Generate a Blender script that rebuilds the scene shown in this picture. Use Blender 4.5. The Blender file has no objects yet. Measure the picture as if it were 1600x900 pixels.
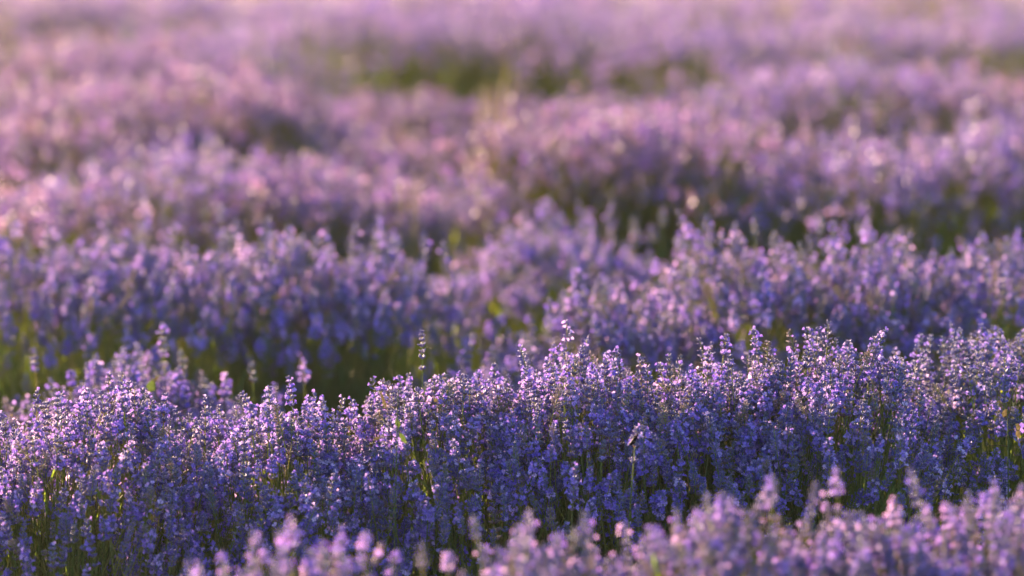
import bpy, math, random
import numpy as np
from mathutils import Vector, Matrix

R = math.radians
scene = bpy.context.scene
COL = scene.collection

# ------------------------------------------------------------------ camera
F_PX = 9000.0                 # focal length in pixels of the 1600 px wide photograph
CAM_H = 2.10
PITCH = R(8.6)
cd = bpy.data.cameras.new('camera')
cam = bpy.data.objects.new('camera', cd)
COL.objects.link(cam)
cam.location = (0, 0, CAM_H)
cam.rotation_euler = (R(90) - PITCH, 0, 0)
cd.sensor_width = 36.0
cd.lens = 36.0 * F_PX / 1600.0
cd.clip_start = 0.1
cd.clip_end = 3000
cd.dof.use_dof = True
cd.dof.focus_distance = 9.08
cd.dof.aperture_fstop = 2.4
scene.camera = cam

# ------------------------------------------------------------------ light
SUN_AZ = R(-38)               # clockwise from the view direction (+Y): behind the field, to the left
SUN_EL = R(15)
world = bpy.data.worlds.new('World')
scene.world = world
world.use_nodes = True
wn = world.node_tree.nodes
wl = world.node_tree.links
bg = wn['Background']
sky = wn.new('ShaderNodeTexSky')
sky.sky_type = 'NISHITA'
sky.sun_disc = False
sky.sun_elevation = SUN_EL
sky.sun_rotation = SUN_AZ
sky.air_density = 1.0
sky.dust_density = 0.4
sky.ozone_density = 3.0
wl.new(sky.outputs[0], bg.inputs[0])
bg.inputs[1].default_value = 0.085
sd = bpy.data.lights.new('sun', 'SUN')
sun = bpy.data.objects.new('sun', sd)
COL.objects.link(sun)
sd.energy = 5.0
sd.angle = R(0.5)
sd.color = (1.0, 0.65, 0.44)
to_sun = Vector((math.sin(SUN_AZ) * math.cos(SUN_EL), math.cos(SUN_AZ) * math.cos(SUN_EL), math.sin(SUN_EL)))
sun.rotation_euler = to_sun.to_track_quat('Z', 'Y').to_euler()
sun.location = to_sun * 30

vs = scene.view_settings
vs.view_transform = 'Standard'
vs.look = 'None'
vs.exposure = 2.45
vs.gamma = 1.0
vs.use_curve_mapping = False
scene.render.engine = 'CYCLES'
scene.cycles.use_denoising = True
scene.cycles.max_bounces = 8
scene.cycles.diffuse_bounces = 4
scene.cycles.transmission_bounces = 4
scene.cycles.sample_clamp_indirect = 6.0

# ------------------------------------------------------------------ materials
def new_mat(name):
    m = bpy.data.materials.new(name)
    m.use_nodes = True
    nt = m.node_tree
    for n in list(nt.nodes):
        nt.nodes.remove(n)
    return m, nt.nodes, nt.links

def tint_nodes(N, L, stops, salt=0.0):
    """a colour picked per piece: random of the object plus the stored random of a joined piece"""
    oi = N.new('ShaderNodeObjectInfo')
    at = N.new('ShaderNodeAttribute'); at.attribute_name = 'rnd'
    a = N.new('ShaderNodeMath'); a.operation = 'ADD'
    L.new(oi.outputs['Random'], a.inputs[0]); L.new(at.outputs['Fac'], a.inputs[1])
    b = N.new('ShaderNodeMath'); b.operation = 'ADD'; b.inputs[1].default_value = salt
    L.new(a.outputs[0], b.inputs[0])
    f = N.new('ShaderNodeMath'); f.operation = 'FRACT'
    L.new(b.outputs[0], f.inputs[0])
    r = N.new('ShaderNodeValToRGB')
    el = r.color_ramp.elements
    el[0].position = stops[0][0]; el[0].color = (*stops[0][1], 1)
    el[1].position = stops[-1][0]; el[1].color = (*stops[-1][1], 1)
    for p, c in stops[1:-1]:
        e = el.new(p); e.color = (*c, 1)
    L.new(f.outputs[0], r.inputs[0])
    mu = N.new('ShaderNodeVectorMath'); mu.operation = 'MULTIPLY'
    L.new(r.outputs[0], mu.inputs[0]); L.new(oi.outputs['Color'], mu.inputs[1])
    return mu.outputs[0]

def plant_mat(name, stops, trans=0.4, rough=0.6, sheen=0.0, boost=1.2, salt=0.0, spec=0.3, vary=0.35, tcol=None):
    m, N, L = new_mat(name)
    col = tint_nodes(N, L, stops, salt)
    tc = N.new('ShaderNodeTexCoord')
    nz = N.new('ShaderNodeTexNoise'); nz.inputs['Scale'].default_value = 260; nz.inputs['Detail'].default_value = 2
    L.new(tc.outputs['Object'], nz.inputs['Vector'])
    mr = N.new('ShaderNodeMapRange'); mr.inputs[1].default_value = 0.3; mr.inputs[2].default_value = 0.7
    mr.inputs[3].default_value = 1 - vary; mr.inputs[4].default_value = 1 + vary
    L.new(nz.outputs['Fac'], mr.inputs[0])
    mx = N.new('ShaderNodeVectorMath'); mx.operation = 'SCALE'
    L.new(col, mx.inputs[0]); L.new(mr.outputs[0], mx.inputs['Scale'])
    p = N.new('ShaderNodeBsdfPrincipled')
    L.new(mx.outputs[0], p.inputs['Base Color'])
    p.inputs['Roughness'].default_value = rough
    p.inputs['Specular IOR Level'].default_value = spec
    if sheen:
        p.inputs['Sheen Weight'].default_value = sheen
        p.inputs['Sheen Roughness'].default_value = 0.35
        p.inputs['Sheen Tint'].default_value = (0.9, 0.85, 1.0, 1)
    t = N.new('ShaderNodeBsdfTranslucent')
    sc = N.new('ShaderNodeVectorMath'); sc.operation = 'MULTIPLY'
    L.new(mx.outputs[0], sc.inputs[0])
    k = tcol or (boost, boost, boost)
    sc.inputs[1].default_value = k
    L.new(sc.outputs[0], t.inputs['Color'])
    ms = N.new('ShaderNodeMixShader'); ms.inputs[0].default_value = trans
    L.new(p.outputs[0], ms.inputs[1]); L.new(t.outputs[0], ms.inputs[2])
    o = N.new('ShaderNodeOutputMaterial')
    L.new(ms.outputs[0], o.inputs[0])
    return m

M_STEM = plant_mat('lavender_stem', [(0, (0.13, 0.19, 0.05)), (0.5, (0.18, 0.24, 0.06)), (1, (0.24, 0.26, 0.09))],
                   trans=0.45, rough=0.5, boost=1.5, spec=0.35, tcol=(2.0, 1.8, 0.6))
M_CALYX = plant_mat('lavender_calyx', [(0, (0.10, 0.085, 0.29)), (0.35, (0.14, 0.12, 0.36)), (0.7, (0.135, 0.14, 0.29)), (0.92, (0.19, 0.16, 0.36)), (1, (0.24, 0.18, 0.24))],
                    trans=0.30, rough=0.42, sheen=0.7, salt=0.37, spec=.5, tcol=(1.9, 1.6, 1.4))
M_PETAL = plant_mat('lavender_petal', [(0, (0.22, 0.155, 0.66)), (0.4, (0.32, 0.235, 0.74)), (0.75, (0.45, 0.355, 0.78)), (1, (0.66, 0.57, 0.86))],
                    trans=0.42, rough=0.6, sheen=0.15, salt=0.11, vary=0.2, tcol=(1.35, 1.1, 1.05))
M_BRACT = plant_mat('dry_bract', [(0, (0.20, 0.13, 0.06)), (0.6, (0.30, 0.22, 0.10)), (1, (0.22, 0.24, 0.09))], trans=0.4, boost=1.3)
M_LEAF = plant_mat('lavender_leaf', [(0, (0.09, 0.15, 0.035)), (0.5, (0.13, 0.20, 0.045)), (1, (0.19, 0.24, 0.06))],
                   trans=0.45, rough=0.6, sheen=0.2, tcol=(2.0, 1.9, 0.6))
M_GREEN = plant_mat('weed_leaf', [(0, (0.06, 0.095, 0.02)), (1, (0.08, 0.115, 0.03))], trans=0.35, tcol=(1.3, 1.3, 0.6))
M_YELLOW = plant_mat('yellowed_leaf', [(0, (0.11, 0.085, 0.03)), (1, (0.14, 0.10, 0.035))], trans=0.35, boost=1.0)
M_STRAW = plant_mat('dry_grass', [(0, (0.20, 0.17, 0.08)), (0.6, (0.25, 0.20, 0.10)), (1, (0.15, 0.17, 0.07))], trans=0.35, boost=1.0)
M_GRASS = plant_mat('grass_blade', [(0, (0.085, 0.08, 0.035)), (0.6, (0.12, 0.095, 0.05)), (1, (0.20, 0.15, 0.08))], trans=0.35, tcol=(1.2, 1.1, 0.8))
M_SPENT = plant_mat('spent_calyx', [(0, (0.22, 0.16, 0.16)), (0.5, (0.28, 0.21, 0.17)), (1, (0.20, 0.17, 0.22))], trans=0.3, sheen=0.5, boost=1.3)
M_BUD = plant_mat('closed_bud', [(0, (0.14, 0.16, 0.20)), (0.5, (0.17, 0.19, 0.22)), (1, (0.19, 0.18, 0.28))], trans=0.3, rough=0.45, sheen=0.7, boost=1.5)
PLANT_MATS = [M_STEM, M_CALYX, M_PETAL, M_BRACT, M_LEAF, M_SPENT, M_BUD]
STEM, CALYX, PETAL, BRACT, LEAF, SPENT, BUD = range(7)
def recolour(t, a, b):
    v, f, m = t
    m = m.copy(); m[m == a] = b
    return v, f, m

def soil_mat():
    m, N, L = new_mat('soil')
    tc = N.new('ShaderNodeTexCoord')
    n1 = N.new('ShaderNodeTexNoise'); n1.inputs['Scale'].default_value = 1.6; n1.inputs['Detail'].default_value = 8
    n2 = N.new('ShaderNodeTexNoise'); n2.inputs['Scale'].default_value = 35; n2.inputs['Detail'].default_value = 6
    L.new(tc.outputs['Object'], n1.inputs['Vector']); L.new(tc.outputs['Object'], n2.inputs['Vector'])
    r = N.new('ShaderNodeValToRGB')
    r.color_ramp.elements[0].position = 0.3; r.color_ramp.elements[0].color = (0.12, 0.075, 0.04, 1)
    r.color_ramp.elements[1].position = 0.7; r.color_ramp.elements[1].color = (0.30, 0.21, 0.11, 1)
    ad = N.new('ShaderNodeMath'); ad.operation = 'MULTIPLY_ADD'; ad.inputs[1].default_value = 0.5
    L.new(n1.outputs['Fac'], ad.inputs[0])
    hf = N.new('ShaderNodeMath'); hf.operation = 'MULTIPLY'; hf.inputs[1].default_value = 0.5
    L.new(n2.outputs['Fac'], hf.inputs[0]); L.new(hf.outputs[0], ad.inputs[2])
    L.new(ad.outputs[0], r.inputs[0])
    p = N.new('ShaderNodeBsdfPrincipled'); p.inputs['Roughness'].default_value = 0.95
    L.new(r.outputs[0], p.inputs['Base Color'])
    b = N.new('ShaderNodeBump'); b.inputs['Strength'].default_value = 0.6; b.inputs['Distance'].default_value = 0.03
    L.new(n2.outputs['Fac'], b.inputs['Height']); L.new(b.outputs[0], p.inputs['Normal'])
    o = N.new('ShaderNodeOutputMaterial'); L.new(p.outputs[0], o.inputs[0])
    return m
M_SOIL = soil_mat()

def flat_mat(name, col, rough=0.6, sheen=0.0, trans=0.0):
    m, N, L = new_mat(name)
    p = N.new('ShaderNodeBsdfPrincipled')
    nz = N.new('ShaderNodeTexNoise'); nz.inputs['Scale'].default_value = 400
    tc = N.new('ShaderNodeTexCoord'); L.new(tc.outputs['Object'], nz.inputs['Vector'])
    mx = N.new('ShaderNodeMix'); mx.data_type = 'RGBA'
    mx.inputs[6].default_value = (*[c * 0.7 for c in col], 1); mx.inputs[7].default_value = (*[min(1, c * 1.25) for c in col], 1)
    L.new(nz.outputs['Fac'], mx.inputs[0]); L.new(mx.outputs[2], p.inputs['Base Color'])
    p.inputs['Roughness'].default_value = rough
    p.inputs['Sheen Weight'].default_value = sheen
    p.inputs['Specular IOR Level'].default_value = .15
    if trans:
        p.inputs['Alpha'].default_value = 1 - trans
    o = N.new('ShaderNodeOutputMaterial'); L.new(p.outputs[0], o.inputs[0])
    return m

# ------------------------------------------------------------------ mesh templates: (verts n*3, tris m*3, mats m)
def merge(ts):
    V, F, M, n = [], [], [], 0
    for v, f, m in ts:
        V.append(v); F.append(f + n); M.append(m); n += len(v)
    return np.concatenate(V), np.concatenate(F), np.concatenate(M)

def rot_to(d, spin=0.0):
    """3x3 matrix that takes +Z to direction d, spun about it"""
    d = np.asarray(d, float); d = d / np.linalg.norm(d)
    a = np.array([0, 0, 1.0]) if abs(d[2]) < 0.95 else np.array([1.0, 0, 0])
    x = np.cross(a, d); x /= np.linalg.norm(x)
    y = np.cross(d, x)
    c, s = math.cos(spin), math.sin(spin)
    return np.stack([x * c + y * s, y * c - x * s, d], axis=1)

def put(t, mat3, loc, s=1.0):
    v, f, m = t
    return (v * s) @ mat3.T + np.asarray(loc), f, m

def tube(path, radii, sides, mat, cap=True):
    path = np.asarray(path, float)
    n = len(path)
    V = []
    for i in range(n):
        d = path[min(i + 1, n - 1)] - path[max(i - 1, 0)]
        m3 = rot_to(d) if abs(d[2]) / (np.linalg.norm(d) + 1e-12) < 0.95 else rot_to(d)
        a = np.arange(sides) * 2 * math.pi / sides
        ring = np.stack([np.cos(a), np.sin(a), 0 * a], 1) * radii[i]
        V.append(ring @ m3.T + path[i])
    V = np.concatenate(V)
    F = []
    for i in range(n - 1):
        for k in range(sides):
            a, b = i * sides + k, i * sides + (k + 1) % sides
            F += [(a, b, b + sides), (a, b + sides, a + sides)]
    if cap:
        for k in range(1, sides - 1):
            F.append(((n - 1) * sides, (n - 1) * sides + k, (n - 1) * sides + k + 1))
    F = np.array(F)
    return V, F, np.full(len(F), mat)

def calyx(level, L=0.0078):
    if level == 2:
        return tube([(0, 0, 0), (0, 0, .3 * L), (0, 0, .72 * L), (0, 0, L)], [.0005, .00112, .00125, .0010], 5, CALYX)
    if level == 1:      # three-sided bud
        V = np.array([(0, 0, 0), (.0015, 0, .6 * L), (-.0008, .0013, .6 * L), (-.0008, -.0013, .6 * L), (0, 0, L * 1.1)])
        F = np.array([(0, 2, 1), (0, 3, 2), (0, 1, 3), (4, 1, 2), (4, 2, 3), (4, 3, 1)])
        return V, F, np.full(6, CALYX)
    V = np.array([(0, 0, 0), (.0018, 0, .6 * L), (-.0018, 0.0006, .6 * L), (0, 0, L * 1.15)])
    F = np.array([(0, 1, 2), (1, 3, 2)])
    return V, F, np.full(2, CALYX)

def corolla(level, rng, s=1.0):
    """two-lipped flower: two upright lobes above, three spread lobes below"""
    if level == 2:
        ts = [tube([(0, 0, 0), (0, 0, .003)], [.0008, .0013], 5, PETAL, cap=False)]
        for ang, ln, wd, tilt in ((70, .0043, .0040, 35), (110, .0043, .0040, 35), (200, .0034, .0030, 62), (270, .0038, .0034, 70), (340, .0034, .0030, 62)):
            a = R(ang + rng.uniform(-10, 10)); t = R(tilt + rng.uniform(-14, 14))
            o = np.array([math.cos(a), math.sin(a), 0])
            side = np.array([-math.sin(a), math.cos(a), 0]) * wd * .5
            up = np.array([0, 0, 1.0])
            b = o * .0010 + up * .0028
            mid = b + (o * math.sin(t) + up * math.cos(t)) * ln * .55
            t2 = t + R(22)
            tip = mid + (o * math.sin(t2) + up * math.cos(t2)) * ln * .45
            V = np.array([b - side * .35, b + side * .35, mid - side, mid + side, tip - side * .55, tip + side * .55])
            F = np.array([(0, 1, 3), (0, 3, 2), (2, 3, 5), (2, 5, 4)])
            ts.append((V, F, np.full(4, PETAL)))
        v, f, m = merge(ts)
        return v * s, f, m
    if level == 1:
        w = .0036
        V = np.array([(0, 0, 0), (w, 0, .004), (0, w, .0034), (-w, 0, .004), (0, -w, .0034)])
        F = np.array([(0, 1, 2), (0, 2, 3), (0, 3, 4), (0, 4, 1)])
        return V * s, F, np.full(4, PETAL)
    w = .0042
    V = np.array([(-w, 0, .001), (w, 0, .001), (w * .8, 0.001, .007), (-w * .8, 0.001, .007)])
    return V * s, np.array([(0, 1, 2), (0, 2, 3)]), np.full(2, PETAL)

def whorl(rng, level, size=1.0, n=8, openness=.3, spread=48, tip=False):
    ts = []
    off = rng.uniform(0, 6.28)
    for k in range(n):
        a = off + k * 2 * math.pi / n + rng.uniform(-.2, .2)
        sp = R((spread if not tip else spread * .55) + rng.uniform(-14, 12))
        d = np.array([math.cos(a) * math.sin(sp), math.sin(a) * math.sin(sp), math.cos(sp)])
        base = np.array([math.cos(a), math.sin(a), 0]) * .0012 * size + np.array([0, 0, rng.uniform(-.0012, .0018)])
        ln = rng.uniform(.85, 1.15) * size
        m3 = rot_to(d, rng.uniform(0, 6.28))
        ts.append(put(calyx(level), m3, base, ln))
        if rng.random() < openness:
            top = base + d * .0062 * ln
            dd = d + np.array([math.cos(a), math.sin(a), -.2]) * rng.uniform(0, .5)
            ts.append(put(corolla(level, rng, rng.uniform(.8, 1.2)), rot_to(dd, rng.uniform(0, 6.28)), top, size))
    if level == 2 and not tip:
        for k in range(2):
            a = off + k * math.pi
            o = np.array([math.cos(a), math.sin(a), 0]); s = np.array([-math.sin(a), math.cos(a), 0]) * .0018
            V = np.array([o * .0008 - s * .5 - np.array([0, 0, .0015]), o * .0008 + s * .5 - np.array([0, 0, .0015]), o * .0035 + s + (0, 0, .0005), o * .0035 - s + (0, 0, .0005), o * .0055 + np.array([0, 0, .003])])
            ts.append((V * size, np.array([(0, 1, 2), (0, 2, 3), (3, 2, 4)]), np.full(3, BRACT)))
    return merge(ts)

STALK_L = 0.30
def stalk_path(bend, upto):
    """points along stalk and head axis; s runs in metres from the root"""
    P = []
    for s in upto:
        t = s / STALK_L
        P.append((bend * t * t * STALK_L, 0, s))
    return np.array(P)

def stalk_frame(bend, s):
    t = s / STALK_L
    p = np.array((bend * t * t * STALK_L, 0, s))
    return p, np.array((2 * bend * t, 0, 1.0))

def head_plan(rng, near=True):
    """where whorls sit above the stalk's end and how large they are"""
    plan = []
    s = 0.0
    if rng.random() < .4:
        plan.append((s, rng.uniform(.8, 1.0), int(rng.integers(5, 8)), False))
        s += rng.uniform(.014, .026)
    n = int(rng.integers(3, 6))
    for k in range(n):
        u = k / (n - 1)
        plan.append((s, (1.12 - .35 * abs(u - .35) - .12 * u) * rng.uniform(.94, 1.06), int(rng.integers(7, 11)) - (2 if u > .8 else 0), False))
        s += .0098 * (1 - .18 * u) * rng.uniform(.9, 1.15)
    plan.append((s - .003, .72, 5, True))
    return plan

def make_mesh(name, t, mats, rnd=None, smooth=True):
    v, f, m = t
    me = bpy.data.meshes.new(name)
    me.vertices.add(len(v)); me.vertices.foreach_set('co', np.ascontiguousarray(v, np.float32).ravel())
    me.loops.add(len(f) * 3); me.loops.foreach_set('vertex_index', np.ascontiguousarray(f, np.int32).ravel())
    me.polygons.add(len(f)); me.polygons.foreach_set('loop_start', np.arange(0, len(f) * 3, 3, dtype=np.int32))
    for x in mats:
        me.materials.append(x)
    me.polygons.foreach_set('material_index', np.ascontiguousarray(m, np.int32))
    me.polygons.foreach_set('use_smooth', np.full(len(f), smooth))
    if rnd is not None:
        a = me.attributes.new('rnd', 'FLOAT', 'POINT'); a.data.foreach_set('value', np.ascontiguousarray(rnd, np.float32))
    me.update(calc_edges=True)
    return me

def link(name, me, parent=None, loc=(0, 0, 0)):
    o = bpy.data.objects.new(name, me)
    o.location = loc
    COL.objects.link(o)
    if parent is not None:
        o.parent = parent
    return o

rng0 = np.random.default_rng(7)
HEAD_SCALE = 1.0
OPEN_CHOICES = (0.02, 0.08, 0.17, 0.28, 0.5)
# whorl meshes shared by every sharp spike: [openness class][variant]
WHORLS = [[make_mesh('flower_whorl', whorl(rng0, 2, HEAD_SCALE, int(rng0.integers(7, 11)), op), PLANT_MATS) for _ in range(5)] for op in OPEN_CHOICES]
WHORLS.append([make_mesh('flower_whorl', recolour(whorl(rng0, 2, HEAD_SCALE, int(rng0.integers(6, 9)), .04, spread=56), CALYX, SPENT), PLANT_MATS) for _ in range(4)] * 2)
WHORLS.append([make_mesh('flower_whorl', recolour(whorl(rng0, 2, HEAD_SCALE * .88, int(rng0.integers(7, 10)), .03, spread=34), CALYX, BUD), PLANT_MATS) for _ in range(4)] * 2)
TIPS = [make_mesh('flower_whorl', whorl(rng0, 2, HEAD_SCALE, 6, op, tip=True), PLANT_MATS) for op in (0, .1, .3)]
# spike variants: bend, plan, openness class
VARS = []
for i in range(18):
    VARS.append((rng0.uniform(.0, .16) if i % 4 else rng0.uniform(.15, .30), head_plan(rng0), (i % 5) if i < 14 else (5, 6, 5, 6)[i - 14]))

STRAIGHT = [i for i, v in enumerate(VARS) if v[0] < .13 and v[2] != 5]

def spike_template(var, level, rng):
    bend, plan, oc = var
    op = OPEN_CHOICES[oc] if oc < 5 else .04
    top = STALK_L + plan[-1][0]
    ss = np.array([0, .1, .2, STALK_L, top]) if level == 2 else (np.array([0, .16, STALK_L, top]) if level == 1 else np.array([.02, STALK_L]))
    r = [.0013, .0012, .0010, .0009, .0006] if level == 2 else ([.0013, .0011, .0010, .0006] if level == 1 else [.0014, .0010])
    ts = [tube(stalk_path(bend, ss), r, 5 if level == 2 else 3, STEM, cap=False)]
    for (s, size, n, tip) in plan:
        if level == 0 and tip:
            continue
        p, d = stalk_frame(bend, STALK_L + s)
        nn = n if level == 2 else (max(4, n - 3) if level == 1 else 4)
        o = op if level == 2 else (op * 1.2 + .04 if level == 1 else op * .8)
        ts.append(put(whorl(rng, level, size * HEAD_SCALE * (1 if level == 2 else 1.12 if level == 1 else 1.15), nn, o if not tip else o * .4, tip=tip), rot_to(d, rng.uniform(0, 6)), p))
    t = merge(ts)
    return t if oc < 5 else recolour(t, CALYX, SPENT if oc == 5 else BUD)

STALK_MESH = [make_mesh('flower_spike', tube(stalk_path(v[0], np.array([0, .08, .16, .23, STALK_L, STALK_L + v[1][-1][0]])), [.0014, .0013, .0012, .0010, .0009, .0006], 6, STEM, cap=True), PLANT_MATS) for v in VARS]
SPIKE_FULL = [make_mesh('flower_spike', spike_template(v, 2, rng0), PLANT_MATS) for v in VARS]
SPIKE_MID = [spike_template(v, 1, rng0) for v in VARS]
SPIKE_LOW = [spike_template(v, 0, rng0) for v in VARS]

def leaf_template(L=.045, W=.0042):
    V = np.array([(-W * .3, 0, 0), (W * .3, 0, 0), (W * .5, .004, L * .5), (-W * .5, .004, L * .5), (0, .012, L)])
    return V, np.array([(0, 1, 2), (0, 2, 3), (3, 2, 4)]), np.full(3, LEAF)
LEAF_T = leaf_template()
def shoot_template(bend, wide):
    ts = [tube([(0, 0, 0), (bend * .3, 0, .12), (bend, 0, .25)], [.0014, .0011, .0007], 3, STEM, cap=False)]
    for k in range(5):
        z = .05 + .04 * k
        d = np.array([math.cos(k * 2.4) * .45, math.sin(k * 2.4) * .45, 1])
        ts.append(put(leaf_template(.034, wide), rot_to(d, k), (bend * z * 3, 0, z)))
    return merge(ts)
SHOOT_T = shoot_template(.012, .0036)
SHOOT_B = shoot_template(-.016, .0030)

def joined(name, templates, idx, mats3, locs, scales, rng, mats=PLANT_MATS):
    """many placed copies of a few templates as one mesh"""
    V, F, M, RND, n = [], [], [], [], 0
    for k, t in enumerate(templates):
        sel = np.nonzero(idx == k)[0]
        if len(sel) == 0:
            continue
        v, f, m = t
        W = np.einsum('nij,vj->nvi', mats3[sel] * scales[sel][:, None, None], v) + locs[sel][:, None, :]
        V.append(W.reshape(-1, 3))
        F.append((f[None] + (np.arange(len(sel)) * len(v))[:, None, None] + n).reshape(-1, 3))
        M.append(np.tile(m, len(sel)))
        RND.append(np.repeat(rng.random(len(sel)), len(v)))
        n += len(sel) * len(v)
    return make_mesh(name, (np.concatenate(V), np.concatenate(F), np.concatenate(M)), mats, np.concatenate(RND))

# ------------------------------------------------------------------ picture <-> place (only to find real positions)
def ray(px, py):
    a = PITCH + math.atan((py - 450) / F_PX)
    return math.tan(a)
def world_at(px, py, Y):
    z = CAM_H - Y * ray(px, py)
    depth = Y * math.cos(PITCH) + (CAM_H - z) * math.sin(PITCH)
    return np.array([(px - 800) / F_PX * depth, Y, z])
def project(P):
    d = P - np.array([0, 0, CAM_H])
    dep = d[..., 1] * math.cos(PITCH) - d[..., 2] * math.sin(PITCH)
    up = d[..., 1] * math.sin(PITCH) + d[..., 2] * math.cos(PITCH)
    return 800 + F_PX * d[..., 0] / dep, 450 - F_PX * up / dep

# ------------------------------------------------------------------ lavender bush
def lavender_bush(label, px, py, Y, rad, level, n, tall=(), seed=0, drop=.36, low=.28, rim=1.0, tint=None, group=None):
    """px, py: where the middle of its crest stands in the photograph; Y: metres away; rad: radius"""
    rng = np.random.default_rng(1000 + seed)
    P = world_at(px, py, Y)
    X, H = P[0], P[2]
    root = bpy.data.objects.new('lavender_bush', None)
    root.empty_display_size = .2
    COL.objects.link(root)
    root.location = (X, Y, 0)
    root['label'] = label
    root['category'] = 'lavender bush'
    root['group'] = group or 'lavender bushes growing in the field'
    if tint is None:
        g = rng.uniform(.88, 1.08); tint = (g * rng.uniform(.93, 1.08), g * rng.uniform(.94, 1.06), g * rng.uniform(.95, 1.05))
    tint = (*tint, 1)
    # heads on a dome
    nn = int(n * 2.2)
    rho = rim * np.sqrt(rng.random(nn)); al = rng.random(nn) * 2 * math.pi
    clump = np.sin(rho * np.cos(al) * rad * 24 + seed) + np.sin(rho * np.sin(al) * rad * 19 + 2 * seed) + np.sin(al * 7 + seed * 3)
    pk = np.clip(1.0 - .85 * np.clip((rho - .35) / .6, 0, 1) * (1 if low > .15 else 1.15), low, 1) * np.clip(.8 + .10 * clump, .1, 1)
    sel = np.nonzero(rng.random(nn) < pk)[0][:n]
    rho, al = rho[sel], al[sel]; n = len(rho)
    lump = 1 + .10 * np.sin(3 * al + seed) + .06 * np.sin(5 * al + 2.1 * seed)
    hx = rad * rho * lump * np.cos(al); hy = rad * rho * lump * np.sin(al)
    wf = 1.0 if level else .45
    wave = wf * .028 * np.sin(hx * 17 + seed * 1.3) + wf * .018 * np.sin(hx * 31 - hy * 23 + seed)
    sc = rng.uniform(.78, 1.12, n)
    hz = (H - .064) * (1 - drop * rho ** 2.4) + wave + rng.normal(0, .016, n) + .048 * rng.random(n) ** 3 - .02
    tilt = R(24) * rho ** 1.3 + rng.normal(0, R(5.5), n)
    ta = al + rng.normal(0, .35, n)
    D = np.stack([np.sin(tilt) * np.cos(ta), np.sin(tilt) * np.sin(ta), np.cos(tilt)], 1)
    hb = np.stack([hx, hy, hz], 1)
    var = rng.integers(0, len(VARS), n)
    if len(tall):
        tb, tv = [], []
        for (tx, ty, dy) in tall:
            q = world_at(tx, ty, Y + dy)
            tb.append((q[0] - X, dy, q[2] - .054)); tv.append(int(rng.choice(STRAIGHT)))
        tb = np.array(tb)
        td = np.stack([rng.normal(0, .06, len(tb)), rng.normal(0, .05, len(tb)), np.ones(len(tb))], 1)
        td /= np.linalg.norm(td, axis=1)[:, None]
        hb = np.concatenate([tb, hb]); D = np.concatenate([td, D]); var = np.concatenate([np.array(tv), var])
        sc = np.concatenate([rng.uniform(1.0, 1.12, len(tb)), sc])
    m = len(hb)
    spin = rng.random(m) * 2 * math.pi
    M3 = np.stack([rot_to(D[i], spin[i]) for i in range(m)])
    # place the root so that the stalk's end lands on the head position
    end = np.stack([stalk_frame(VARS[v][0], STALK_L)[0] for v in var])
    loc = hb - np.einsum('nij,nj->ni', M3, end) * sc[:, None]
    low = np.maximum(0, .02 - loc[:, 2])
    loc[:, 2] += low
    rest = np.ones(m, bool)
    if level >= 1:
        tips = hb + D * .04 + np.array([X, Y, 0])
        u, v_ = project(tips)
        inside = (u > -25) & (u < 1625) & (v_ > -30) & (v_ < 930)
        score = -hb[:, 1] / rad * .8 + hb[:, 2] / H * 2.0
        score[:len(tall)] += 9
        score[~inside] = -99
        order = np.argsort(-score)[:300]
        order = order[score[order] > -50]
        rest[order] = False
        for i in order:
            vk = int(var[i])
            mw = Matrix([[*(M3[i][r] * sc[i]), loc[i][r]] for r in range(3)] + [[0, 0, 0, 1]])
            if level == 2:
                o = bpy.data.objects.new('flower_spike', STALK_MESH[vk])
                COL.objects.link(o); o.parent = root; o.matrix_basis = mw; o.color = tint
                bend, plan, oc = VARS[vk]
                oc = int(np.clip(oc + rng.integers(-1, 2), 0, 4)) if oc < 5 else oc
                for (s, size, nn, tip) in plan:
                    w = bpy.data.objects.new('flower_whorl', TIPS[int(rng.integers(0, 3))] if tip and oc < 5 else WHORLS[oc][int(rng.integers(0, 5))])
                    COL.objects.link(w); w.parent = o; w.color = tint
                    p, d = stalk_frame(bend, STALK_L + s)
                    q = rot_to(d, rng.uniform(0, 6.28)) * size
                    w.matrix_basis = Matrix([[*q[r], p[r]] for r in range(3)] + [[0, 0, 0, 1]])
            else:
                o = bpy.data.objects.new('flower_spike', SPIKE_FULL[vk])
                COL.objects.link(o); o.parent = root; o.matrix_basis = mw; o.color = tint
    r = np.nonzero(rest)[0]
    if len(r):
        b = link('blossom', joined('blossom', SPIKE_MID if level >= 1 else SPIKE_LOW, var[r], M3[r], loc[r], sc[r], rng), root)
        b['kind'] = 'stuff'; b.color = tint
    # narrow grey-green leaves on the lower, woody part
    nl = 2600 if level >= 1 else 900
    k = rng.integers(0, m, nl)
    t = rng.beta(1.0, 2.6, nl) * .75
    base = loc[k] + np.einsum('nij,nj->ni', M3[k], np.stack([0 * t, 0 * t, t * STALK_L], 1)) + rng.normal(0, .012, (nl, 3))
    base[:, 2] = np.maximum(base[:, 2], .01)
    a2 = rng.random(nl) * 6.28; t2 = np.abs(rng.normal(R(35), R(20), nl))
    d2 = np.stack([np.sin(t2) * np.cos(a2), np.sin(t2) * np.sin(a2), np.cos(t2)], 1) + D[k] * .5
    L3 = np.stack([rot_to(d2[i], a2[i]) for i in range(nl)])
    s2 = rng.uniform(.7, 1.3, nl) * (1 if level >= 1 else 1.5)
    ns = 520 if level >= 1 else 420
    a3 = rng.random(ns) * 6.28; q3 = rad * (.35 + .6 * np.sqrt(rng.random(ns)))
    hs = (H - .10) * rng.uniform(.45, .92, ns) * (1 - .25 * (q3 / rad) ** 2)
    ft = np.stack([q3 * .55 * np.cos(a3), q3 * .55 * np.sin(a3), np.full(ns, .05)], 1)
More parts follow.
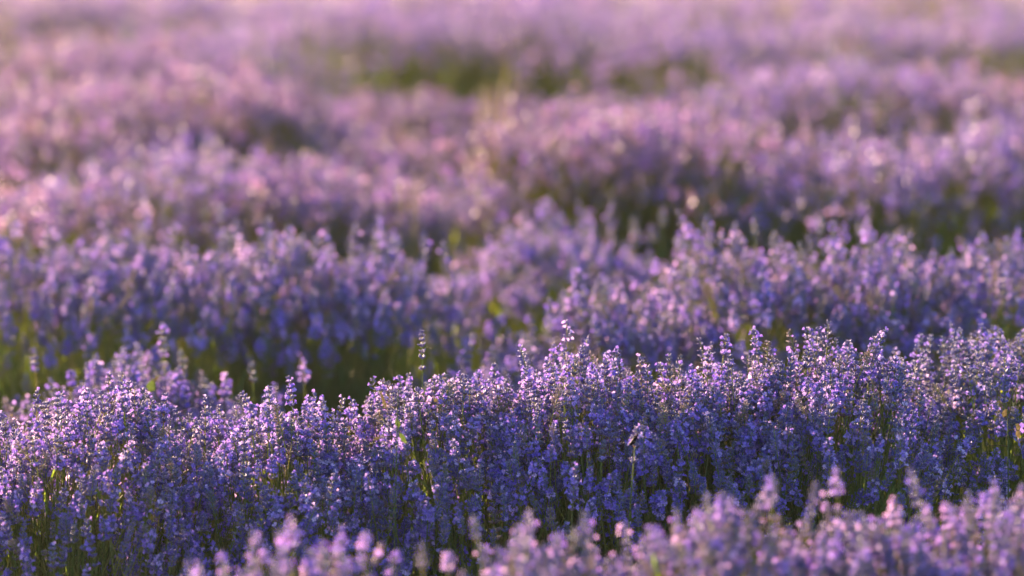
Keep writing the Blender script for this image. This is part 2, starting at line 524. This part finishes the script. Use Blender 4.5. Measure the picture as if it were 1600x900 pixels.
    hd = np.stack([q3 * np.cos(a3 + rng.normal(0, .1, ns)), q3 * np.sin(a3), hs], 1) - ft
    ln = np.linalg.norm(hd, axis=1)
    S3 = np.stack([rot_to(hd[i], a3[i] * 5) for i in range(ns)])
    L3 = np.concatenate([L3, S3]); base = np.concatenate([base, ft]); s2 = np.concatenate([s2, ln / .25])
    kinds = np.concatenate([np.zeros(nl, int), rng.integers(1, 3, ns)])
    f = link('foliage', joined('foliage', [LEAF_T, SHOOT_T, SHOOT_B], kinds, L3, base, s2, rng), root)
    f['kind'] = 'stuff'
    # woody base that carries the shoots
    ts = []
    for q in range(14):
        a = q * 2.4; rr = rad * .55 * math.sqrt((q + .5) / 14)
        ts.append(tube([(0.02 * math.cos(a), .02 * math.sin(a), -.03), (rr * .5 * math.cos(a), rr * .5 * math.sin(a), .06), (rr * math.cos(a), rr * math.sin(a), .17)], [.008, .006, .003], 5, BRACT))
    link('woody_base', make_mesh('woody_base', merge(ts), PLANT_MATS), root)
    return root

# ------------------------------------------------------------------ ground
def ground():
    n = 90
    ys = np.concatenate([np.linspace(-20, 4, 10), np.linspace(4.3, 24, 110), np.geomspace(26, 900, 14)])
    xs = np.concatenate([-np.geomspace(900, 4, 12), np.linspace(-3.6, 3.6, 60), np.geomspace(4, 900, 12)])
    gx, gy = np.meshgrid(xs, ys)
    rng = np.random.default_rng(3)
    z = .012 * np.sin(gx * 4.1 + 1) * np.sin(gy * 3.3) + .010 * np.sin(gx * 9.7 + gy * 7.9) + rng.normal(0, .006, gx.shape) - .01
    V = np.stack([gx.ravel(), gy.ravel(), z.ravel()], 1)
    w = len(xs)
    i, j = np.meshgrid(np.arange(len(ys) - 1), np.arange(w - 1), indexing='ij')
    a = (i * w + j).ravel()
    F = np.concatenate([np.stack([a, a + 1, a + w + 1], 1), np.stack([a, a + w + 1, a + w], 1)])
    o = link('ground', make_mesh('ground', (V, F, np.zeros(len(F))), [M_SOIL]))
    o['kind'] = 'structure'
ground()

def blade_template(L, W, curve):
    V = np.array([(-W * .5, 0, 0), (W * .5, 0, 0), (W * .45, curve * .25, L * .5), (-W * .45, curve * .25, L * .5), (0, curve, L)])
    return V, np.array([(0, 1, 2), (0, 2, 3), (3, 2, 4)]), np.full(3, 0)

def grass():
    rng = np.random.default_rng(21)
    n = 9000
    x = rng.uniform(-2.6, 2.6, n); y = rng.uniform(6.8, 21, n)
    keep = (np.sin(x * 3.1 + y * 1.7) + np.sin(x * 1.3 - y * 2.9 + 1) + rng.normal(0, .6, n)) > -.3
    x, y = x[keep], y[keep]; n = len(x)
    a = rng.random(n) * 6.28; t = np.abs(rng.normal(0, R(22), n))
    D = np.stack([np.sin(t) * np.cos(a), np.sin(t) * np.sin(a), np.cos(t)], 1)
    M3 = np.stack([rot_to(D[i], a[i] * 3) for i in range(n)])
    T = [blade_template(.12, .004, .03), blade_template(.18, .0045, .06), blade_template(.09, .005, .011)]
    me = joined('grass', T, rng.integers(0, 3, n), M3, np.stack([x, y, np.full(n, -.015)], 1), rng.uniform(.6, 1.4, n), rng, [M_GRASS])
    o = link('grass', me); o['kind'] = 'stuff'
    o['label'] = 'thin short grass between the lavender rows'
grass()

# ------------------------------------------------------------------ the field, nearest row first
SEED = [0]
def bush(label, px, py, Y, rad, level, n, tall=(), **k):
    SEED[0] += 1
    return lavender_bush(label, px, py, Y, rad, level, n, tall, SEED[0], **k)

G0, G1, G2, G3 = 'blurred lavender bushes along the bottom edge', 'lavender bushes of the sharp row', 'lavender bushes of the rows behind the sharp row', 'far blurred lavender bushes'
# row 0: blurred, along the bottom edge
bush('blurred pink lavender bush at the bottom edge, low and leftmost of the bottom row', 455, 888, 7.75, .34, 1, 420, [(395, 850, 0), (570, 800, 0), (745, 782, .011), (660, 825, -.02), (500, 840, 0), (430, 850, 0), (310, 868, 0), (350, 860, 0)], tint=(1.16, 1.03, 1.03), group=G0)
bush('blurred pink lavender bush at the bottom edge, middle of the bottom row', 880, 868, 7.8, .30, 1, 420, [(825, 798, .05), (895, 800, .03), (960, 845, 0), (1020, 800, 0), (700, 835, 0)], tint=(1.16, 1.03, 1.03), group=G0)
bush('blurred pink lavender bush at the bottom edge, between middle and right corner', 1210, 803, 7.85, .30, 1, 480, [(1105, 757, .05), (1205, 752, 0), (1310, 742, .06), (1170, 770, 0), (1265, 765, 0), (1140, 775, 0)], tint=(1.16, 1.03, 1.03), group=G0)
bush('blurred pink lavender bush filling the bottom right corner, with one tall spike', 1500, 788, 7.9, .30, 1, 480, [(1553, 740, 0), (1440, 752, 0), (1620, 760, 0), (1400, 765, 0), (1480, 758, 0), (1515, 770, 0), (1585, 772, 0)], tint=(1.16, 1.03, 1.03), group=G0)
# row 1: in focus
bush('sharp lavender bush at the left edge with green stems showing underneath', 110, 634, 8.95, .36, 2, 980, [(130, 597, .05), (255, 607, .05), (165, 628, 0), (60, 612, .1), (222, 612, 0)], low=.85, group=G1)
bush('sharp low lavender bush left of centre, with a dip in its crest', 430, 664, 9.0, .34, 2, 760, [(345, 632, .05), (420, 636, .05), (457, 618, .05), (508, 628, .05), (547, 614, .05), (320, 634, 0), (385, 640, 0)], low=.5, group=G1)
bush('sharp lavender bush at the centre with a tall thin closed spike', 735, 612, 9.05, .34, 2, 800, [(697, 565, .05), (777, 560, .05), (630, 602, .05), (675, 600, 0), (605, 620, 0), (822, 552, .06), (745, 592, .05)], group=G1)
bush('sharp lavender bush right of centre, dense rounded crest below one lone spike', 985, 564, 9.05, .34, 2, 820, [(910, 527, .05), (862, 556, .1), (968, 552, .05), (1002, 545, .05), (1046, 536, .06), (890, 562, 0), (945, 570, 0), (990, 668, -.36), (908, 650, -.2)], group=G1)
bush('tallest sharp lavender bush with a high pale spike above its crest', 1225, 556, 9.05, .34, 2, 820, [(1131, 502, .05), (1106, 535, .05), (1188, 527, .05), (1236, 530, .05), (1292, 542, .06), (1322, 545, .1), (1375, 556, .05), (1212, 548, 0), (1258, 548, 0)], group=G1)
bush('dark violet lavender bush at the right edge, crest slightly soft', 1520, 548, 9.3, .36, 1, 760, [(1500, 500, .05), (1472, 505, .05), (1525, 510, .1), (1563, 525, .05), (1400, 535, .1), (1440, 540, .1), (1600, 505, .1)], group=G1)
# row 1.5
bush('slightly blurred pale lavender bush behind the sharp row on the left', 215, 585, 9.75, .30, 1, 520, [(55, 533, 0), (145, 537, 0), (195, 548, 0), (257, 523, 0), (287, 528, 0), (110, 555, 0), (395, 548, 0), (475, 548, .05), (352, 570, 0), (315, 570, 0), (430, 590, 0)], low=.20, drop=.27, rim=.90, tint=(1.06, .98, 1.02), group=G2)
bush('small blurred pink lavender bush peeking over the sharp crest near the centre', 800, 585, 10.0, .18, 1, 260, [(770, 538, 0), (800, 535, 0), (835, 535, 0), (755, 552, 0)], low=.20, drop=.27, rim=.90, tint=(1.06, .98, 1.02), group=G2)
# row 2
bush('blurred lavender bush at the left edge behind the pale clump', 40, 380, 10.6, .46, 1, 520, [(25, 325, 0), (150, 370, 0), (110, 375, 0), (70, 368, 0), (195, 372, 0), (0, 350, 0), (170, 385, 0), (45, 350, 0)], low=.20, drop=.27, rim=.90, tint=(1.06, .98, 1.02), group=G2)
bush('blurred lavender bush of pale spikes over green stems, left of centre', 345, 388, 10.55, .44, 1, 520, [(345, 325, 0), (270, 362, 0), (405, 350, 0), (490, 362, 0), (450, 372, 0), (310, 372, 0), (380, 362, 0), (430, 358, 0), (225, 385, 0), (290, 382, 0), (360, 340, 0)], low=.20, drop=.27, rim=.90, tint=(1.06, .98, 1.02), group=G2)
bush('blurred lavender bush with two upright pale spikes at its right side', 560, 412, 10.5, .31, 1, 420, [(587, 352, 0), (545, 365, 0), (663, 378, 0), (700, 395, 0), (620, 372, 0), (520, 372, 0), (655, 392, 0), (605, 362, 0)], low=.20, drop=.27, rim=.90, tint=(1.06, .98, 1.02), group=G2)
bush('blurred lavender bush with big round pale tips right of the image centre', 880, 362, 11.1, .36, 1, 460, [(815, 335, 0), (765, 355, 0), (915, 312, 0), (945, 328, 0), (990, 325, 0), (1035, 310, 0), (1020, 335, 0)], low=.20, drop=.27, rim=.90, tint=(1.06, .98, 1.02), group=G2)
bush('blurred violet lavender bush with low soft crest, small and behind the sharp crest', 1000, 470, 10.15, .30, 1, 420, [(912, 422, 0), (880, 458, 0), (945, 425, 0)], low=.20, drop=.27, rim=.90, tint=(1.06, .98, 1.02), group=G2)
bush('softly blurred lavender bush with two spikes rising above a dense pink crest', 1255, 384, 10.3, .40, 1, 600, [(1180, 320, 0), (1282, 320, 0), (1208, 340, 0), (1105, 342, 0), (1075, 328, 0), (1355, 335, 0), (1250, 360, 0)], low=.20, drop=.27, rim=.90, tint=(1.06, .98, 1.02), group=G2)
bush('softly blurred pink lavender bush at the right edge, in front of dark stems', 1490, 398, 10.3, .44, 1, 600, [(1548, 362, 0), (1572, 375, 0), (1488, 370, 0), (1410, 365, 0), (1600, 365, 0), (1385, 362, 0)], low=.20, drop=.27, rim=.90, tint=(1.06, .98, 1.02), group=G2)
# row 3
FAR = [
 ('far blurred lavender bush at the left edge, violet under pink tips', 40, 292, 11.7, .44, 560),
 ('far blurred lavender bush with a line of pale tips, left half', 300, 232, 11.9, .46, 620),
 ('far blurred lavender bush with pale pink crest just left of centre', 500, 250, 11.8, .36, 520),
 ('far blurred bluish lavender bush in the hollow at the centre', 690, 278, 12.0, .30, 420),
 ('far blurred lavender bush with bright pink-white crest right of centre', 915, 162, 12.2, .36, 620),
 ('far blurred lavender bush with wide pink crest over green stems', 1120, 178, 12.1, .44, 620),
 ('far blurred lavender bush at the right, pale crest over dark blue stems', 1370, 214, 11.9, .42, 560),
 ('far blurred lavender bush at the right edge over dark green stems', 1590, 182, 12.0, .40, 560),
 # row 4
 ('distant pink lavender bush at the left edge in warm haze', 60, 128, 13.3, .50, 560),
 ('distant pink lavender bush upper left, wide and warm', 280, 106, 13.5, .50, 560),
 ('distant pink lavender bush sloping down to the gap in the row', 410, 136, 13.4, .36, 520),
 ('distant rosy lavender bush low at the left edge, in front of the warm one', 95, 188, 12.9, .36, 400),
 ('faded brown-violet lavender bush in the hollow, left of the yellow grass', 650, 138, 14.3, .34, 380),  # faded brown-violet here is shade painted into the plant colour
 ('faded brown-violet lavender bush in the hollow, right of the yellow grass', 890, 140, 14.3, .34, 400),  # faded brown-violet here is shade painted into the plant colour
 ('distant rosy lavender bush low beside the gap in the row', 600, 208, 13.0, .24, 320),
 ('distant mauve lavender bush right of the gap in the row', 1190, 126, 13.6, .38, 520),
 ('distant mauve lavender bush upper right', 1345, 90, 13.5, .50, 560),
 ('distant lavender bush at the right edge, rosy and tall', 1570, 118, 13.4, .50, 560),
 # row 5
 ('hazy rosy lavender bush near the top left corner', 60, 60, 14.8, .52, 480),
 ('hazy lavender bush near the top edge, left', 330, 45, 15.0, .46, 480),
 ('hazy mauve lavender bush near the top edge, left of the middle', 540, 0, 15.6, .50, 480),
 ('hazy mauve lavender bush at the top edge, middle, behind the gap', 790, -4, 15.9, .50, 480),
 ('hazy mauve lavender bush at the top edge, between the middle and its right neighbour', 930, 0, 15.5, .46, 480),
 ('hazy rosy lavender bush second from the top left corner', 200, 50, 15.0, .44, 480),
 ('hazy mauve lavender bush at the top edge, right of the middle', 1080, 25, 15.1, .48, 480),
 ('hazy mauve lavender bush near the top edge, right', 1330, 20, 15.0, .50, 480),
 ('hazy dusky lavender bush in the top right corner', 1570, 10, 15.0, .50, 480),
 # row 6
 ('hazy lavender bush touching the top edge at the left corner', 40, -25, 16.6, .50, 420),
 ('hazy lavender bush touching the top edge, beside the left corner one', 215, -25, 16.6, .46, 420),
 ('hazy lavender bush touching the top edge, just right of its middle one', 790, -34, 16.7, .46, 420),
 ('hazy lavender bush touching the top edge, middle', 640, -32, 16.7, .50, 420),
 ('hazy lavender bush touching the top edge, right of middle', 930, -38, 16.7, .50, 420),
 ('hazy lavender bush touching the top edge, between left corner and middle', 380, -22, 16.3, .46, 420),
 ('hazy lavender bush touching the top edge, right of the far dusky clump', 1190, -30, 16.4, .48, 420),
 ('hazy lavender bush touching the top edge, far right', 1430, -45, 16.7, .50, 420),
]
HOLLOW_SHADE = (.66, .54, .52)  # darker plant colour that paints shade into the two hollow bushes
ROSY_VEIL = {f[0]: (.88, .70, .63) for f in FAR if 'pink' in f[0] or 'rosy' in f[0]}  # warm haze veil painted into the plant colour of these far bushes
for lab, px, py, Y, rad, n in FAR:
    bush(lab, px, py, Y, rad, 0, n, low=.17, drop=.25, rim=.94, tint=ROSY_VEIL.get(lab, HOLLOW_SHADE if 'faded brown' in lab else (.80, .71, .75)), group=G3)

# a little more of the rows on both sides, where the sun crosses them before it reaches the view
for px, py, Y in ((-270, 300, 11.8), (-560, 290, 11.9), (-260, 130, 13.4), (-560, 140, 13.4), (-260, 50, 15.0), (-560, 50, 15.0), (-250, -30, 16.6),
                  (1900, 225, 11.9), (1870, 95, 13.5), (1860, 15, 15.0), (1740, -45, 16.7), (-330, 385, 10.6), (1830, 400, 10.3), (-260, 640, 9.0), (1870, 560, 9.2), (1800, 790, 7.9)):
    row = 'bottom' if Y < 8 else 'sharp' if Y < 9.5 else 'first blurred' if Y < 11 else 'second blurred' if Y < 12.5 else 'third blurred' if Y < 14 else 'fourth blurred' if Y < 16 else 'farthest'
    bush(f"lavender bush {'two places' if px < -400 else 'one place'} beyond the {'left' if px < 800 else 'right'} edge in the {row} row", px, py, Y, .46, 0, 440, low=.1, drop=.24, group='lavender bushes outside the view')

# ------------------------------------------------------------------ small things among the bushes
def thing(name, label, cat, loc, group=None):
    o = bpy.data.objects.new(name, None); o.empty_display_size = .1
    COL.objects.link(o); o.location = tuple(loc)
    o['label'] = label; o['category'] = cat
    if group:
        o['group'] = group
    return o

def leaf_blade(p, d, L, W, curve=.25, fold=.25, n=5, face=None):
    """a leaf with a midrib fold, from point p along d"""
    d = np.asarray(d, float); d = d / np.linalg.norm(d)
    f = np.array([0, -1.0, .3]) if face is None else np.asarray(face, float)
    side = np.cross(d, f); side /= np.linalg.norm(side)
    nrm = np.cross(side, d)
    V, F = [], []
    for i in range(n + 1):
        t = i / n
        w = W * .5 * math.sin(math.pi * (t * .9 + .07)) ** .8
        c = np.asarray(p) + d * L * t - nrm * curve * L * t * t
        V += [c - side * w + nrm * fold * w, c, c + side * w + nrm * fold * w]
        if i:
            a = 3 * (i - 1); b = 3 * i
            F += [(a, a + 1, b + 1), (a, b + 1, b), (a + 1, a + 2, b + 2), (a + 1, b + 2, b + 1)]
    return np.array(V), np.array(F), np.zeros(len(F), int)

def weed(label, leaves, Y, foot_px, stem_mat=M_GREEN, cat='weed'):
    """leaves: (px, py, dir, length, width, material) at their tip end in the photograph"""
    foot = world_at(foot_px, 700, Y); foot[2] = 0
    root = thing('weed', label, cat, foot)
    pts = [world_at(l[0], l[1], Y) - foot for l in leaves]
    topz = max(p[2] for p in pts)
    topx = sum(p[0] for p in pts) / len(pts)
    sp = [(topx * t * t, 0, topz * t) for t in np.linspace(0, 1, 7)]
    link('stem', make_mesh('stem', tube(sp, np.linspace(.0017, .0009, 7), 6, 0), [stem_mat]), root)
    for (px, py, d, L, W, mat), p in zip(leaves, pts):
        dd = np.array(d, float); dd /= np.linalg.norm(dd)
        base = p - dd * L
        tz = np.clip(base[2] / topz, .1, 1)
        s0 = np.array([topx * tz * tz, 0, min(base[2], topz)])
        t1 = leaf_blade(base, dd, L, W)
        t2 = tube([s0, (s0 + base) / 2 + (0, 0, .002), base], [.0009, .0008, .0006], 4, 0)
        link('leaf', make_mesh('leaf', merge([t1, t2]), [mat]), root)
    return root

weed('bright green leaf of a weed poking up behind the sharp row at the left', [(238, 594, (.15, 0, 1), .020, .017, M_GREEN), (247, 588, (.6, .2, .8), .012, .006, M_YELLOW)], 9.5, 240)
weed('weed with an orange-yellow leaf tip and green leaves in the sharp crest', [(594, 611, (-.35, 0, 1), .028, .005, M_YELLOW), (620, 655, (-.2, -.2, 1), .014, .008, M_GREEN), (634, 692, (.5, -.3, -.8), .018, .008, M_GREEN), (582, 688, (-.9, -.1, -.35), .012, .005, M_YELLOW), (682, 622, (.3, -.2, 1), .007, .006, M_YELLOW)], 8.68, 612)
weed('weed with small yellow leaves in the dark stems at the right edge', [(1572, 640, (.2, -.2, 1), .013, .010, M_YELLOW), (1590, 662, (-.2, -.2, 1), .012, .007, M_YELLOW), (1592, 684, (.2, -.3, -1), .012, .008, M_YELLOW), (1542, 690, (-.1, -.3, 1), .008, .005, M_YELLOW)], 8.9, 1580)

def grass_tuft(label, tips, Y, foot_px):
    foot = world_at(foot_px, 300, Y); foot[2] = 0
    root = thing('grass_tuft', label, 'grass tuft', foot)
    rng = np.random.default_rng(5)
    me_n = 0
    for (px, py, W) in tips:
        p = world_at(px, py, Y) - foot
        ts = []
        b = np.array([rng.uniform(-.02, .011), rng.uniform(-.02, .011), 0])
        V, F = [], []
        for i in range(9):
            t = i / 8
            c = b + (p - b) * np.array([t ** 1.7, t, t ** .92])
            w = W * .5 * (1 - t ** 3) + .0008
            V += [c + (-w, 0, 0), c + (0, -w * .4, 0), c + (w, 0, 0)]
            if i:
                a = 3 * (i - 1); q = 3 * i
                F += [(a, a + 1, q + 1), (a, q + 1, q), (a + 1, a + 2, q + 2), (a + 1, q + 2, q + 1)]
        link('blade', make_mesh('blade', (np.array(V), np.array(F), np.zeros(len(F), int)), [M_STRAW]), root)
    return root
grass_tuft('blurred yellow grass tuft in the hollow at top centre', [(757, 125, .012), (748, 142, .011), (770, 135, .012), (762, 155, .011), (792, 92, .014), (805, 112, .012), (740, 165, .014)], 12.35, 765)
grass_tuft('small blurred yellow grass tuft low in the centre hollow', [(627, 268, .006), (645, 262, .006), (654, 275, .006), (620, 280, .006), (660, 285, .005)], 11.6, 642)

def bee():
    P = world_at(989, 690, 8.664)
    root = thing('bee', 'small dark bee with a furry yellowish back clinging to a spike right of centre', 'bee', P)
    root.scale = (1.35, 1.35, 1.35)
    mb = flat_mat('bee_dark', (.007, .005, .004), .6, 0)
    mf = flat_mat('bee_fur', (.02, .013, .005), .95, 0)
    mw = flat_mat('bee_wing', (.05, .04, .03), .5, 0, .5)
    def blob(c, ax, r, mat, name, n=8, bend=0):
        ts = []
        path, rad = [], []
        for i in range(n + 1):
            t = i / n
            path.append(np.array(c) + np.array(ax) * (t - .5) + np.array([bend * (t - .5) ** 2, 0, 0]))
            rad.append(max(.0002, r * math.sqrt(max(0, 1 - (2 * t - 1) ** 2)) * (1 + .06 * (i % 2))))
        return link(name, make_mesh(name, tube(path, rad, 9, 0), [mat]), root)
    blob((.0005, 0, .0002), (-.0055, 0, -.0085), .0026, mb, 'abdomen', bend=-.012)
    blob((.0030, 0, .0052), (.0030, 0, .0042), .0024, mf, 'thorax')
    blob((.0050, -.0006, .0080), (.0016, 0, .0020), .0015, mb, 'head')
    for s in (-1, 1):
        link('wing', make_mesh('wing', leaf_blade((.0028, s * .0012, .0062), (-.7, s * .45, -.45), .0085, .0030, face=(-.4, 0, 1), curve=.05), [mw]), root)
        for k in range(3):
            link('leg', make_mesh('leg', tube([(.0030 - .0015 * k, s * .0014, .0045 - .0015 * k), (.0046 - .0016 * k, s * .0034, .0040 - .0017 * k), (.0054 - .0017 * k, s * .0030, .0016 - .0017 * k)], [.0003, .0003, .0002], 5, 0), [mb]), root)
        link('antenna', make_mesh('antenna', tube([(.0055, s * .0005 - .0006, .0088), (.0068, s * .0013 - .0006, .0105), (.0082, s * .0016 - .0006, .0108)], [.0002, .0002, .0001], 4, 0), [mb]), root)
bee()

# ------------------------------------------------------------------ evening haze over the field
def haze():
    x0, x1, y0, y1, z0, z1 = -1000, 1000, -60, 1000, -1.2, 2.6
    V = np.array([(x, y, z) for z in (z0, z1) for y in (y0, y1) for x in (x0, x1)], float)
    F = np.array([(0, 2, 3), (0, 3, 1), (4, 5, 7), (4, 7, 6), (0, 1, 5), (0, 5, 4), (2, 6, 7), (2, 7, 3), (0, 4, 6), (0, 6, 2), (1, 3, 7), (1, 7, 5)])
    m, N, L = new_mat('haze')
    v = N.new('ShaderNodeVolumePrincipled')
    v.inputs['Color'].default_value = (0.95, 0.88, 0.86, 1)
    v.inputs['Density'].default_value = 0.0005
    v.inputs['Anisotropy'].default_value = 0.72
    o = N.new('ShaderNodeOutputMaterial'); L.new(v.outputs[0], o.inputs['Volume'])
    h = link('haze', make_mesh('haze', (V, F, np.zeros(12)), [m], smooth=False))
    h['kind'] = 'stuff'
    h['label'] = 'thin warm evening haze lying over the field'
haze()
